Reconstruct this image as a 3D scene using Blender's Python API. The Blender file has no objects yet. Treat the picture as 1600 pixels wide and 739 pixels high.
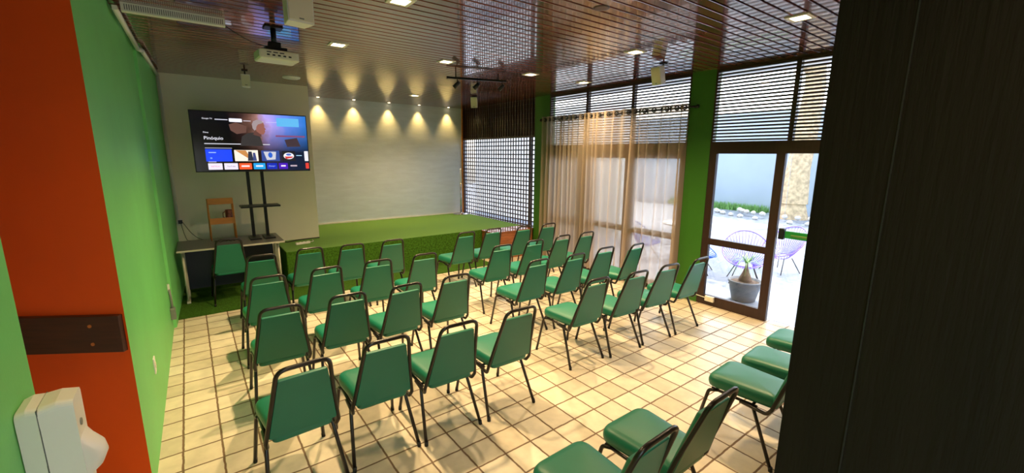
import bpy, bmesh, math, random
from mathutils import Vector, Matrix
random.seed(7)
T = 0.215                      # floor tile pitch in metres; room measured in tiles
sc = bpy.context.scene
COL = sc.collection
PI = math.pi

# ------------------------------------------------------------------ camera
cam_d = bpy.data.cameras.new('camera'); cam = bpy.data.objects.new('camera', cam_d); COL.objects.link(cam)
F_PX, YAW, PITCH, ROLL = 666.2, 0.645966, 0.189291, -0.007415
CX, CY, CZ = -4.95345 * T, -10.46849 * T, 9.12693 * T
fw = Vector((math.sin(YAW) * math.cos(PITCH), math.cos(YAW) * math.cos(PITCH), -math.sin(PITCH)))
ri = Vector((math.cos(YAW), -math.sin(YAW), 0)); dn = fw.cross(ri)
r2 = math.cos(ROLL) * ri + math.sin(ROLL) * dn; d2 = -math.sin(ROLL) * ri + math.cos(ROLL) * dn
m = Matrix((r2, -d2, -fw)).transposed().to_4x4(); m.translation = (CX, CY, CZ)
cam.matrix_world = m
cam_d.sensor_width = 36; cam_d.lens = 36 * F_PX / 1600; cam_d.clip_start = 0.03; cam_d.clip_end = 200
sc.camera = cam

# ------------------------------------------------------------------ world, sun, exposure
w = bpy.data.worlds.new('sky_world'); sc.world = w; w.use_nodes = True
wn = w.node_tree.nodes; wl = w.node_tree.links
sky = wn.new('ShaderNodeTexSky'); sky.sky_type = 'NISHITA'; sky.sun_disc = False
sky.sun_elevation = math.radians(60); sky.sun_rotation = math.radians(70); sky.air_density = 1.0; sky.dust_density = 2.5
wn['Background'].inputs['Strength'].default_value = 1.0
hs = wn.new('ShaderNodeHueSaturation'); hs.inputs['Saturation'].default_value = .5; wl.new(sky.outputs[0], hs.inputs['Color']); wl.new(hs.outputs[0], wn['Background'].inputs['Color'])
sun_d = bpy.data.lights.new('sun', 'SUN'); sun_d.energy = 5; sun_d.angle = math.radians(0.6); sun_d.color = (1, .96, .9)
sun = bpy.data.objects.new('sun', sun_d); COL.objects.link(sun)
sd = Vector((0.28, 0.22, 0.93)).normalized()          # direction towards the sun
sun.rotation_euler = sd.to_track_quat('Z', 'Y').to_euler()
WARM = (1.0, 0.71, 0.37)
LAMP_W, SPOT_W = 190, 44
vs = sc.view_settings; vs.view_transform = 'Standard'; vs.look = 'None'; vs.gamma = 1; vs.use_curve_mapping = False
vs.exposure = 0.45
try:
    sc.cycles.use_denoising = True; sc.cycles.max_bounces = 10; sc.cycles.transparent_max_bounces = 16
    sc.cycles.diffuse_bounces = 5; sc.cycles.sample_clamp_indirect = 6
except Exception: pass

# ------------------------------------------------------------------ materials
def srgb(r, g, b):
    f = lambda c: (c / 255 / 12.92) if c / 255 <= .04045 else ((c / 255 + .055) / 1.055) ** 2.4
    return (f(r), f(g), f(b), 1)
def mat(name, col, rough=.5, metal=0, noise=0, nscale=8, bump=0, bscale=60, coat=0, spec=.5, stretch=None):
    mt = bpy.data.materials.new(name); mt.use_nodes = True; nt = mt.node_tree; N = nt.nodes; L = nt.links
    b = N['Principled BSDF']; b.inputs['Base Color'].default_value = col
    b.inputs['Roughness'].default_value = rough; b.inputs['Metallic'].default_value = metal
    b.inputs['Coat Weight'].default_value = coat; b.inputs['Specular IOR Level'].default_value = spec
    tc = N.new('ShaderNodeTexCoord'); mp = N.new('ShaderNodeMapping'); L.new(tc.outputs['Object'], mp.inputs[0])
    if stretch: mp.inputs['Scale'].default_value = stretch
    if noise:
        n = N.new('ShaderNodeTexNoise'); n.inputs['Scale'].default_value = nscale; n.inputs['Detail'].default_value = 5
        L.new(mp.outputs[0], n.inputs[0])
        mr = N.new('ShaderNodeMapRange'); mr.inputs['From Min'].default_value = .3; mr.inputs['From Max'].default_value = .7
        mr.inputs['To Min'].default_value = 1 - noise; mr.inputs['To Max'].default_value = 1 + noise
        L.new(n.outputs[0], mr.inputs[0])
        mx = N.new('ShaderNodeVectorMath'); mx.operation = 'SCALE'; mx.inputs[0].default_value = col[:3]
        L.new(mr.outputs[0], mx.inputs['Scale']); L.new(mx.outputs[0], b.inputs['Base Color'])
    if bump:
        n2 = N.new('ShaderNodeTexNoise'); n2.inputs['Scale'].default_value = bscale; n2.inputs['Detail'].default_value = 4
        L.new(mp.outputs[0], n2.inputs[0])
        bp = N.new('ShaderNodeBump'); bp.inputs['Strength'].default_value = bump; bp.inputs['Distance'].default_value = .01
        L.new(n2.outputs[0], bp.inputs['Height']); L.new(bp.outputs[0], b.inputs['Normal'])
    return mt
def emis(name, col, s):
    mt = bpy.data.materials.new(name); mt.use_nodes = True; nt = mt.node_tree
    b = nt.nodes['Principled BSDF']; b.inputs['Base Color'].default_value = (0, 0, 0, 1); b.inputs['Roughness'].default_value = .3
    b.inputs['Emission Color'].default_value = col; b.inputs['Emission Strength'].default_value = s
    return mt
M = {}
M['green_wall'] = mat('green_wall_paint', srgb(110, 198, 108), .5, noise=.04, nscale=3, bump=.05, bscale=90)
M['green_column'] = mat('green_column_paint', srgb(52, 110, 24), .5, noise=.04, nscale=3)
M['orange'] = mat('orange_wall_paint', srgb(234, 90, 3), .5, noise=.03, nscale=3)
M['offwhite'] = mat('offwhite_wall_paint', srgb(236, 230, 208), .6, noise=.03, nscale=2, bump=.05, bscale=80)
M['silver_wall'] = mat('pale_grey_rendered_wall', srgb(204, 212, 224), .6, noise=.06, nscale=3, bump=.25, bscale=14, stretch=(1, 1, 5))
M['plain_white'] = mat('white_plaster', srgb(225, 222, 215), .7)
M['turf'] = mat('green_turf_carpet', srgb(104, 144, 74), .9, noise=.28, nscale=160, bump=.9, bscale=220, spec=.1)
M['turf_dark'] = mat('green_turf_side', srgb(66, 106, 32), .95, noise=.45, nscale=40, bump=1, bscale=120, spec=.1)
M['dark_wood'] = mat('dark_brown_wood', srgb(62, 34, 24), .35, noise=.25, nscale=5, stretch=(1, 1, 12))
M['door_wood'] = mat('brown_door_wood', srgb(50, 29, 24), .4, noise=.18, nscale=5, stretch=(9, 9, 1))
M['lattice'] = mat('lattice_wood', srgb(58, 34, 30), .3, noise=.2, nscale=8, coat=.3)
M['black_panel'] = mat('blackish_brown_panelling', srgb(26, 21, 15), .65, noise=.15, nscale=4, bump=.3, bscale=30, spec=.15, stretch=(3, 3, .25))
M['step_wood'] = mat('red_brown_varnished_step', srgb(140, 84, 46), .12, noise=.35, nscale=6, coat=.6, stretch=(.8, 8, 8))
M['tube'] = mat('dark_enamelled_tube', srgb(20, 14, 12), .32, coat=.1)
M['vinyl'] = mat('green_vinyl', srgb(20, 114, 90), .45, noise=.04, nscale=6, bump=.03, bscale=200, coat=.12)
M['vinyl'].node_tree.nodes['Principled BSDF'].inputs['Coat Roughness'].default_value = .38
M['carpet'] = mat('dark_green_turf_carpet', srgb(58, 92, 28), .95, noise=.4, nscale=60, bump=.8, bscale=160, spec=.1)
M['rubber'] = mat('black_rubber', srgb(18, 18, 18), .7)
M['black'] = mat('black_plastic', srgb(16, 16, 18), .4)
M['black_metal'] = mat('black_metal', srgb(20, 20, 22), .35, metal=.3)
M['chrome'] = mat('brushed_chrome', srgb(190, 190, 195), .25, metal=1)
M['white_plastic'] = mat('white_plastic', srgb(228, 226, 218), .35)
M['grey_plastic'] = mat('grey_plastic', srgb(120, 124, 118), .45)
M['cream_plastic'] = mat('cream_plastic', srgb(222, 216, 190), .4)
M['desk_top'] = mat('dark_grey_laminate', srgb(84, 84, 82), .3, noise=.1, nscale=30)
M['desk_edge'] = mat('pale_edge_band', srgb(190, 186, 170), .4)
M['navy'] = mat('navy_panel', srgb(26, 34, 48), .5)
M['rack_wood'] = mat('orange_pine', srgb(200, 128, 58), .45, noise=.15, nscale=6, stretch=(1, 1, 6))
M['window_frame'] = M['door_wood']
M['push_green'] = mat('green_push_bar', srgb(30, 140, 62), .35)
M['bark'] = mat('mottled_bark', srgb(196, 172, 138), .85, noise=.35, nscale=9, bump=.6, bscale=14)
M['stem'] = mat('brown_stem', srgb(120, 92, 72), .8, noise=.3, nscale=20)
M['leaf'] = mat('leaf_green', srgb(70, 130, 50), .6, noise=.3, nscale=5)
M['leaf_pale'] = mat('pale_leaf_green', srgb(120, 160, 90), .6, noise=.2, nscale=5)
M['grass'] = mat('lawn_green', srgb(120, 168, 92), .8, noise=.3, nscale=12)
M['rock'] = mat('pale_stone', srgb(200, 196, 190), .8, noise=.2, nscale=6, bump=.4, bscale=20)
M['pot'] = mat('grey_cement_pot', srgb(104, 106, 112), .7, noise=.15, nscale=9)
M['soil'] = mat('brown_soil', srgb(84, 64, 48), .9, noise=.3, nscale=60)
M['purple_cord'] = mat('violet_cord', srgb(160, 128, 236), .45)
M['blue_cord'] = mat('blue_cord', srgb(60, 112, 214), .45)
M['concrete'] = mat('pale_patio_concrete', srgb(132, 138, 148), .75, noise=.08, nscale=2, bump=.15, bscale=30)
M['garden_wall'] = mat('grey_blue_garden_wall', srgb(170, 184, 200), .8, noise=.05, nscale=1)
M['mug'] = mat('patterned_mug', srgb(120, 60, 50), .4, noise=.8, nscale=40)
M['seam'] = mat('grey_seam', srgb(90, 92, 90), .5)

def floor_mat():
    mt = bpy.data.materials.new('cream_floor_tile'); mt.use_nodes = True; N = mt.node_tree.nodes; L = mt.node_tree.links
    b = N['Principled BSDF']; tc = N.new('ShaderNodeTexCoord'); 
    sv = N.new('ShaderNodeVectorMath'); sv.operation = 'SCALE'; sv.inputs['Scale'].default_value = 1 / T
    L.new(tc.outputs['Object'], sv.inputs[0])
    wob = N.new('ShaderNodeTexNoise'); wob.inputs['Scale'].default_value = 3; L.new(sv.outputs[0], wob.inputs[0])
    ws = N.new('ShaderNodeVectorMath'); ws.operation = 'SCALE'; ws.inputs['Scale'].default_value = .05; L.new(wob.outputs['Color'], ws.inputs[0])
    wa = N.new('ShaderNodeVectorMath'); L.new(sv.outputs[0], wa.inputs[0]); L.new(ws.outputs[0], wa.inputs[1])
    off = N.new('ShaderNodeVectorMath'); off.inputs[1].default_value = (-.025, -.025, 0); L.new(wa.outputs[0], off.inputs[0])
    fl = N.new('ShaderNodeVectorMath'); fl.operation = 'FLOOR'; L.new(off.outputs[0], fl.inputs[0])
    fr = N.new('ShaderNodeVectorMath'); fr.operation = 'FRACTION'; L.new(off.outputs[0], fr.inputs[0])
    sp = N.new('ShaderNodeSeparateXYZ'); L.new(fr.outputs[0], sp.inputs[0])
    def mth(op, a, bb):
        n = N.new('ShaderNodeMath'); n.operation = op
        for i, v in enumerate((a, bb)):
            if v is None: continue
            if isinstance(v, (int, float)): n.inputs[i].default_value = v
            else: L.new(v, n.inputs[i])
        return n.outputs[0]
    dx = mth('MINIMUM', sp.outputs[0], mth('SUBTRACT', 1, sp.outputs[0])); dy = mth('MINIMUM', sp.outputs[1], mth('SUBTRACT', 1, sp.outputs[1]))
    d = mth('MINIMUM', dx, dy)
    gm = N.new('ShaderNodeMapRange'); gm.interpolation_type = 'SMOOTHSTEP'; gm.inputs['From Min'].default_value = .018; gm.inputs['From Max'].default_value = .04
    L.new(d, gm.inputs[0])
    wnz = N.new('ShaderNodeTexWhiteNoise'); L.new(fl.outputs[0], wnz.inputs[0])
    cr = N.new('ShaderNodeValToRGB'); e = cr.color_ramp.elements
    e[0].position = 0; e[0].color = srgb(204, 192, 168); e[1].position = 1; e[1].color = srgb(228, 218, 196)
    m1 = e.new(.5); m1.color = srgb(218, 204, 180)
    L.new(wnz.outputs['Value'], cr.inputs[0])
    nz = N.new('ShaderNodeTexNoise'); nz.inputs['Scale'].default_value = 2.2; nz.inputs['Detail'].default_value = 6; L.new(sv.outputs[0], nz.inputs[0])
    mr = N.new('ShaderNodeMapRange'); mr.inputs['From Min'].default_value = .3; mr.inputs['From Max'].default_value = .7; mr.inputs['To Min'].default_value = .86; mr.inputs['To Max'].default_value = 1.06
    L.new(nz.outputs[0], mr.inputs[0])
    sc_ = N.new('ShaderNodeVectorMath'); sc_.operation = 'SCALE'; L.new(cr.outputs[0], sc_.inputs[0]); L.new(mr.outputs[0], sc_.inputs['Scale'])
    mix = N.new('ShaderNodeMix'); mix.data_type = 'RGBA'; L.new(gm.outputs[0], mix.inputs['Factor'])
    mix.inputs['A'].default_value = srgb(112, 88, 64); L.new(sc_.outputs[0], mix.inputs['B']); L.new(mix.outputs['Result'], b.inputs['Base Color'])
    rr = N.new('ShaderNodeMapRange'); rr.inputs['To Min'].default_value = .75; rr.inputs['To Max'].default_value = .3; L.new(gm.outputs[0], rr.inputs[0]); L.new(rr.outputs[0], b.inputs['Roughness'])
    bp = N.new('ShaderNodeBump'); bp.inputs['Strength'].default_value = .5; bp.inputs['Distance'].default_value = .004; L.new(gm.outputs[0], bp.inputs['Height']); L.new(bp.outputs[0], b.inputs['Normal'])
    return mt
M['floor'] = floor_mat()
def ceiling_mat():
    mt = mat('varnished_ceiling_boards', srgb(104, 58, 44), .17, coat=.9, spec=.8)
    N = mt.node_tree.nodes; L = mt.node_tree.links; b = N['Principled BSDF']
    tc = N.new('ShaderNodeTexCoord'); mp = N.new('ShaderNodeMapping'); mp.inputs['Scale'].default_value = (.5, 9.3, 1); L.new(tc.outputs['Object'], mp.inputs[0])
    n = N.new('ShaderNodeTexNoise'); n.inputs['Scale'].default_value = 2.2; n.inputs['Detail'].default_value = 6; L.new(mp.outputs[0], n.inputs[0])
    cr = N.new('ShaderNodeValToRGB'); e = cr.color_ramp.elements; e[0].position = .3; e[0].color = srgb(78, 36, 30); e[1].position = .72; e[1].color = srgb(132, 68, 54)
    L.new(n.outputs[0], cr.inputs[0]); L.new(cr.outputs[0], b.inputs['Base Color'])
    return mt
M['ceiling'] = ceiling_mat()
def glass_mat():
    mt = bpy.data.materials.new('clear_glass'); mt.use_nodes = True; N = mt.node_tree.nodes; L = mt.node_tree.links
    N.remove(N['Principled BSDF']); tr = N.new('ShaderNodeBsdfTransparent'); gl = N.new('ShaderNodeBsdfGlossy'); gl.inputs['Roughness'].default_value = .02
    tr.inputs[0].default_value = (.95, .97, .98, 1)
    fr = N.new('ShaderNodeFresnel'); fr.inputs[0].default_value = 1.45; mx = N.new('ShaderNodeMixShader')
    L.new(fr.outputs[0], mx.inputs[0]); L.new(tr.outputs[0], mx.inputs[1]); L.new(gl.outputs[0], mx.inputs[2]); L.new(mx.outputs[0], N['Material Output'].inputs[0])
    return mt
M['glass'] = glass_mat()
def sheer_mat():
    mt = bpy.data.materials.new('beige_sheer_fabric'); mt.use_nodes = True; N = mt.node_tree.nodes; L = mt.node_tree.links
    N.remove(N['Principled BSDF']); tr = N.new('ShaderNodeBsdfTransparent'); df = N.new('ShaderNodeBsdfDiffuse'); tl = N.new('ShaderNodeBsdfTranslucent')
    c = srgb(182, 168, 150); df.inputs[0].default_value = c; tl.inputs[0].default_value = srgb(230, 214, 200); tr.inputs[0].default_value = (1, .96, .9, 1)
    a = N.new('ShaderNodeMixShader'); a.inputs[0].default_value = .55; L.new(df.outputs[0], a.inputs[1]); L.new(tl.outputs[0], a.inputs[2])
    lw = N.new('ShaderNodeLayerWeight'); lw.inputs[0].default_value = .35
    mr = N.new('ShaderNodeMapRange'); mr.inputs['To Min'].default_value = .62; mr.inputs['To Max'].default_value = .98; L.new(lw.outputs['Facing'], mr.inputs[0])
    mx = N.new('ShaderNodeMixShader'); L.new(mr.outputs[0], mx.inputs[0]); L.new(tr.outputs[0], mx.inputs[1]); L.new(a.outputs[0], mx.inputs[2]); L.new(mx.outputs[0], N['Material Output'].inputs[0])
    return mt
M['sheer'] = sheer_mat()

# ------------------------------------------------------------------ mesh helpers (metres)
def new(): return bmesh.new()
def box(bm, x0, x1, y0, y1, z0, z1, bev=0):
    t = bmesh.new(); bmesh.ops.create_cube(t, size=1)
    bmesh.ops.scale(t, vec=(abs(x1 - x0), abs(y1 - y0), abs(z1 - z0)), verts=t.verts)
    bmesh.ops.translate(t, vec=((x0 + x1) / 2, (y0 + y1) / 2, (z0 + z1) / 2), verts=t.verts)
    if bev: bmesh.ops.bevel(t, geom=t.edges[:], offset=bev, segments=3, affect='EDGES', profile=.5)
    merge(bm, t)
def merge(bm, t, mtx=None):
    if mtx is not None: bmesh.ops.transform(t, matrix=mtx, verts=t.verts)
    me = bpy.data.meshes.new('tmp'); t.to_mesh(me); t.free(); bm.from_mesh(me); bpy.data.meshes.remove(me)
def fillet(pts, r, n=6):
    pts = [Vector(p) for p in pts]; out = [pts[0]]
    for i in range(1, len(pts) - 1):
        a, b, c = pts[i - 1], pts[i], pts[i + 1]; u = (a - b); v = (c - b)
        ang = u.angle(v)
        if ang > PI - .02: out.append(b); continue
        d = min(r / math.tan(ang / 2), u.length * .48, v.length * .48); p = b + u.normalized() * d; q = b + v.normalized() * d
        for k in range(n + 1):
            s = k / n; out.append((1 - s) ** 2 * p + 2 * s * (1 - s) * b + s * s * q)
    out.append(pts[-1]); return out
def tube(bm, pts, r, seg=8, closed=False, caps=True, r1=None):
    pts = [Vector(p) for p in pts]; n = len(pts); rings = []
    up = None
    for i, p in enumerate(pts):
        if closed: t = (pts[(i + 1) % n] - pts[i - 1]).normalized()
        else: t = ((pts[min(i + 1, n - 1)] - pts[max(i - 1, 0)])).normalized()
        if up is None: up = t.orthogonal().normalized()
        up = (up - t * up.dot(t)).normalized(); s = t.cross(up)
        rr = r if r1 is None else r + (r1 - r) * i / (n - 1)
        rings.append([bm.verts.new(p + rr * (math.cos(a) * up + math.sin(a) * s)) for a in [2 * PI * k / seg for k in range(seg)]])
    for i in range(n if closed else n - 1):
        A, B = rings[i], rings[(i + 1) % n]
        for k in range(seg): 
            f = bm.faces.new((A[k], A[(k + 1) % seg], B[(k + 1) % seg], B[k])); f.smooth = True
    if caps and not closed: bm.faces.new(rings[0][::-1]); bm.faces.new(rings[-1])
def cyl(bm, a, b, r, r1=None, seg=20): tube(bm, [a, b], r, seg, r1=r if r1 is None else r1)
def lathe(bm, prof, seg=28, c=(0, 0, 0)):
    rings = []
    for (r, z) in prof:
        rings.append([bm.verts.new((c[0] + r * math.cos(2 * PI * k / seg), c[1] + r * math.sin(2 * PI * k / seg), c[2] + z)) for k in range(seg)])
    for A, B in zip(rings, rings[1:]):
        for k in range(seg): f = bm.faces.new((A[k], A[(k + 1) % seg], B[(k + 1) % seg], B[k])); f.smooth = True
    bm.faces.new(rings[0][::-1]); bm.faces.new(rings[-1])
def prism(bm, poly, z0, z1):
    a = [bm.verts.new((x, y, z0)) for x, y in poly]; b = [bm.verts.new((x, y, z1)) for x, y in poly]; n = len(poly)
    bm.faces.new(a[::-1]); bm.faces.new(b)
    for i in range(n): bm.faces.new((a[i], a[(i + 1) % n], b[(i + 1) % n], b[i]))
def rtrap(w0, w1, y0, y1, r, n=6):       # rounded trapezoid: half width w0 at y0, w1 at y1; r = (r at y0, r at y1)
    pts = []; cs = [((-w0, y0), r[0]), ((w0, y0), r[0]), ((w1, y1), r[1]), ((-w1, y1), r[1])]
    P = [Vector((c[0][0], c[0][1])) for c in cs]
    for i in range(4):
        b = P[i]; u = (P[i - 1] - b); v = (P[(i + 1) % 4] - b); rr = cs[i][1]
        p = b + u.normalized() * rr; q = b + v.normalized() * rr
        for k in range(n + 1):
            s = k / n; pts.append((1 - s) ** 2 * p + 2 * s * (1 - s) * b + s * s * q)
    return pts
def cushion(bm, outline, layers):        # layers: (scale, z) ; loft with smooth sides
    c = sum(outline, Vector((0, 0))) / len(outline); n = len(outline); rings = []
    for s, z in layers:
        ring = []
        for p in outline:
            d = p - c; L = d.length; q = c + d * (1 - (1 - s) * 0.17 / max(L, .01)) if s > .3 else c + d * s
            ring.append(bm.verts.new((q.x, q.y, z)))
        rings.append(ring)
    for A, B in zip(rings, rings[1:]):
        for k in range(n): f = bm.faces.new((A[k], A[(k + 1) % n], B[(k + 1) % n], B[k])); f.smooth = True
    f = bm.faces.new(rings[0][::-1]); f = bm.faces.new(rings[-1]); f.smooth = True
def obj(name, bm, m, parent=None, loc=None, rot=None):
    bmesh.ops.recalc_face_normals(bm, faces=bm.faces[:])
    me = bpy.data.meshes.new(name); bm.to_mesh(me); bm.free(); me.materials.append(m)
    o = bpy.data.objects.new(name, me); COL.objects.link(o)
    if parent: o.parent = parent
    if loc: o.location = loc
    if rot: o.rotation_euler = rot
    return o
def tag(o, label, cat, group=None, kind=None):
    o['label'] = label; o['category'] = cat
    if group: o['group'] = group
    if kind: o['kind'] = kind
    return o
def struct(name, bm, m, label=None, parent=None):
    o = obj(name, bm, m, parent)
    if not parent: o['kind'] = 'structure'; o['label'] = label or name; o['category'] = name.split('_')[0]
    return o
def thing(name, label, cat, loc=(0, 0, 0), rz=0, group=None, kind=None):
    o = bpy.data.objects.new(name, None); COL.objects.link(o); o.location = loc; o.rotation_euler = (0, 0, rz); o.empty_display_size = .1
    return tag(o, label, cat, group, kind)
def tbox(bm, x0, x1, y0, y1, z0, z1, bev=0): box(bm, x0 * T, x1 * T, y0 * T, y1 * T, z0 * T, z1 * T, bev)
def t3(*p): return tuple(c * T for c in p)
def text_obj(name, s, size, m, parent, loc, rot, ax='CENTER', depth=.0006):
    cu = bpy.data.curves.new('tmp_text', 'FONT'); cu.body = s; cu.size = size; cu.align_x = ax; cu.align_y = 'CENTER'; cu.extrude = depth
    to = bpy.data.objects.new('tmp_text', cu); COL.objects.link(to)
    me = bpy.data.meshes.new_from_object(to.evaluated_get(bpy.context.evaluated_depsgraph_get())); me.name = name
    bpy.data.objects.remove(to); bpy.data.curves.remove(cu); me.materials.clear(); me.materials.append(m)
    o = bpy.data.objects.new(name, me); COL.objects.link(o); o.parent = parent; o.location = loc; o.rotation_euler = rot
    return o

H = 14.1                                  # ceiling height in tiles
XR = 20.1                                 # window plane
# ------------------------------------------------------------------ room shell
bm = new(); tbox(bm, -13, 20.55, -16, 33, -.6, 0); struct('floor', bm, M['floor'], 'cream square ceramic floor tiles with brown grout')

def ceiling():
    bm = new(); p = 0.49; g = .085; y = -16.0; prof = []
    while y < 33:
        prof += [(y, H + .12), (y + .002, H + .010), (y + .014, H), (y + p - g - .014, H), (y + p - g - .002, H + .010), (y + p - g, H + .12)]
        y += p
    x0, x1 = -13 * T, 20.7 * T
    A = [bm.verts.new((x0, a * T, z * T)) for a, z in prof]; B = [bm.verts.new((x1, a * T, z * T)) for a, z in prof]
    for i in range(len(prof) - 1): bm.faces.new((A[i], A[i + 1], B[i + 1], B[i]))
    o = struct('ceiling', bm, M['ceiling'], 'dark varnished wooden board ceiling')
    bm = new(); tbox(bm, -13, 20.7, -16, 33, H + .13, H + .5); struct('ceiling_slab', bm, M['plain_white'], None, o)
    bm = new(); tbox(bm, 20.7, 25.5, -20, 36, H + .4, H + .9); tag(obj('roof_eave', bm, M['plain_white']), 'white roof eave outside the windows', 'eave', kind='structure')
ceiling()

# left wall with its slight kink
LW = [(-6.6, 3.35), (-6.42, 17.2)]; LW2 = [(-6.3, 17.2), (-5.95, 25.8)]
bm = new(); prism(bm, [(x * T, y * T) for x, y in [(-6.6, 3.35), (-6.42, 17.2), (-6.30, 17.25), (-5.95, 25.8), (-7.4, 25.8), (-7.4, 3.85)]], 0, H * T)
struct('wall_left', bm, M['green_wall'], 'light green painted wall beside the chair rows')
OD = Vector((-.85, .53)).normalized()
a = Vector((-6.6, 3.35)); b_ = a + OD * 6.6; nrm = Vector((.53, .85)).normalized() * .8
bm = new(); prism(bm, [(v.x * T, v.y * T) for v in (a, b_, b_ + nrm, a + Vector((-.02, .5)))], 0, H * T)
struct('wall_entrance', bm, M['orange'], 'orange painted wall at the entrance')
bm = new(); tbox(bm, -7.9, -7.094, -16, -1.72, 0, H); struct('wall_near_left', bm, M['green_wall'], 'light green wall carrying the soap dispenser')
bm = new(); tbox(bm, -13, -12.2, -2.5, 8, 0, H); tbox(bm, -13, -7.9, -2.5, -1.75, 0, H); struct('wall_side', bm, M['offwhite'])
bm = new(); tbox(bm, -8, -6.8, -16.5, -15.8, 0, H); tbox(bm, -6.8, -2.5, -16.5, -15.8, 10, H); tbox(bm, -2.5, 20.5, -16.5, -15.8, 0, H); struct('wall_rear', bm, M['offwhite'])  # doorway gap added behind the camera so sky light reaches the near walls
bm = new(); tbox(bm, -7.4, 2.95, 25.8, 33, 0, H); struct('wall_front', bm, M['offwhite'], 'off-white painted wall section behind the television')
bm = new(); tbox(bm, 2.95, 20.6, 32.2, 33, 0, H); struct('wall_back', bm, M['silver_wall'], 'pale silvery textured wall behind the stage')
bm = new(); tbox(bm, 2.96, 20.1, 32.13, 32.2, 2.5, 2.62); struct('baseboard_back', bm, M['plain_white'])
bm = new(); tbox(bm, 20.0, 20.12, 32.05, 32.2, 2.5, H); struct('trim_1', bm, M['rack_wood'], 'thin light wood strip in the stage corner')
# near partition, blackish panelling
bm = new(); tbox(bm, .76, 1.4, -15.8, -8.63, 0, H)
o = struct('wall_right_partition', bm, M['black_panel'], 'tall blackish brown panelled partition close to the viewer')
bm = new(); tbox(bm, .745, .77, -9.29, -9.275, 0, H); struct('panel_seam', bm, M['rubber'], None, o)

# columns
def column(n, y0, y1, x0=20.08, x1=20.6, lab=''):
    bm = new(); tbox(bm, x0, x1, y0, y1, 0, H); o = obj('column', bm, M['green_column']); tag(o, lab, 'column', kind='structure')
column(1, 17.55, 19.5, 20.1, 20.7, 'dark green painted column between stage lattice and curtain')
column(2, 3.2, 4.71, 20.1, 20.7, 'dark green painted column between curtain and glass door')
bm = new(); tbox(bm, 20.1, 20.5, -16, -6.5, 0, H); struct('wall_right', bm, M['offwhite'])

# stage, floor carpet, wooden step
st = thing('stage', 'raised stage platform covered in green artificial turf', 'stage', t3(10, 26, 0))
st['kind'] = 'structure'
bm = new(); box(bm, (-.15 - 10) * T, (20.05 - 10) * T, (21.4 - 26) * T, (25.78 - 26) * T, 0, 2.46 * T); box(bm, (2.97 - 10) * T, (20.05 - 10) * T, -.3 * T, 6.18 * T, 0, 2.46 * T); obj('platform', bm, M['dark_wood'], st)
bm = new(); box(bm, (-.17 - 10) * T, (20.06 - 10) * T, (21.36 - 26) * T, (25.78 - 26) * T, 2.46 * T, 2.5 * T); box(bm, (2.97 - 10) * T, (20.05 - 10) * T, -.23 * T, 6.18 * T, 2.46 * T, 2.5 * T); obj('turf_top', bm, M['turf'], st)
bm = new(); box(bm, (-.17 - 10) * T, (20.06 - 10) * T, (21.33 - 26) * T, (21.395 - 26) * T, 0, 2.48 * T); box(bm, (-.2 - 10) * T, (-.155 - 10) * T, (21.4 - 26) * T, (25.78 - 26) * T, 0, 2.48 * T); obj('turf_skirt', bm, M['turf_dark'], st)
bm = new(); prism(bm, [t3(-6.4, 18.43)[:2], t3(14.9, 18.4)[:2], t3(14.9, 21.3)[:2], t3(-.25, 21.3)[:2], t3(-.25, 25.7)[:2], t3(-6.0, 25.7)[:2]], .001, .012)
tag(obj('carpet', bm, M['carpet']), 'green turf carpet strip on the floor in front of the stage', 'carpet')
ws = thing('wooden_step', 'glossy red-brown wooden step standing against the stage front', 'step', t3(17.8, 20.4, 0))
bm = new(); box(bm, -2.2 * T, 2.2 * T, -.9 * T, .88 * T, 0, 2.36 * T, .003); obj('body', bm, M['step_wood'], ws)
bm = new(); box(bm, -2.25 * T, 2.22 * T, -.95 * T, .9 * T, 2.36 * T, 2.48 * T, .004); obj('top', bm, M['step_wood'], ws)

# ------------------------------------------------------------------ windows and doors on the garden side
def slats(bm, y0, y1, z0=9.97, z1=14.0, n=22):
    p = (z1 - z0) / n
    for k in range(n): 
        z = z0 + (k + .5) * p
        tbox(bm, 20.14, 20.32, y0, y1, z - .046, z + .046)
def bay(idx, y0, y1, glazed=True, lab=''):
    wdw = thing('window_%d' % idx, lab, 'window', t3(XR, (y0 + y1) / 2, 0), kind='structure')
    off = Vector(wdw.location)
    def put(name, bm, m):
        bmesh.ops.translate(bm, vec=-off, verts=bm.verts); return obj(name, bm, m, wdw)
    bm = new(); slats(bm, y0, y1); put('slat_screen', bm, M['lattice'])
    bm = new()
    tbox(bm, 20.1, 20.4, y0, y0 + .11, 9.97, H); tbox(bm, 20.1, 20.4, y1 - .11, y1, 9.97, H); tbox(bm, 20.08, 20.42, y0, y1, 13.95, H)
    tbox(bm, 20.1, 20.45, y0, y1, 9.3, 9.97); put('window_frame', bm, M['door_wood'])
    if glazed:
        bm = new(); f = .42
        tbox(bm, 20.15, 20.4, y0, y0 + f, 0, 9.3); tbox(bm, 20.15, 20.4, y1 - f, y1, 0, 9.3); tbox(bm, 20.15, 20.4, y0 + f, y1 - f, 3.7, 4.1); tbox(bm, 20.15, 20.4, y0 + f, y1 - f, 0, .6); tbox(bm, 20.15, 20.4, y0 + f, y1 - f, 8.95, 9.3)
        put('sash', bm, M['door_wood'])
        bm = new(); tbox(bm, 20.27, 20.3, y0 + f, y1 - f, .6, 8.95); put('glass_pane', bm, M['glass'])
    return wdw
bay(1, 13.3, 17.55, True, 'glazed bay behind the curtain next to the stage column')
bay(2, 9.02, 13.3, True, 'glazed bay behind the middle of the curtain')
bay(3, 4.71, 9.02, True, 'glazed bay behind the curtain end by the door')
bay(4, -1.03, 3.2, False, 'slatted transom above the fixed glass door')
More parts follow.
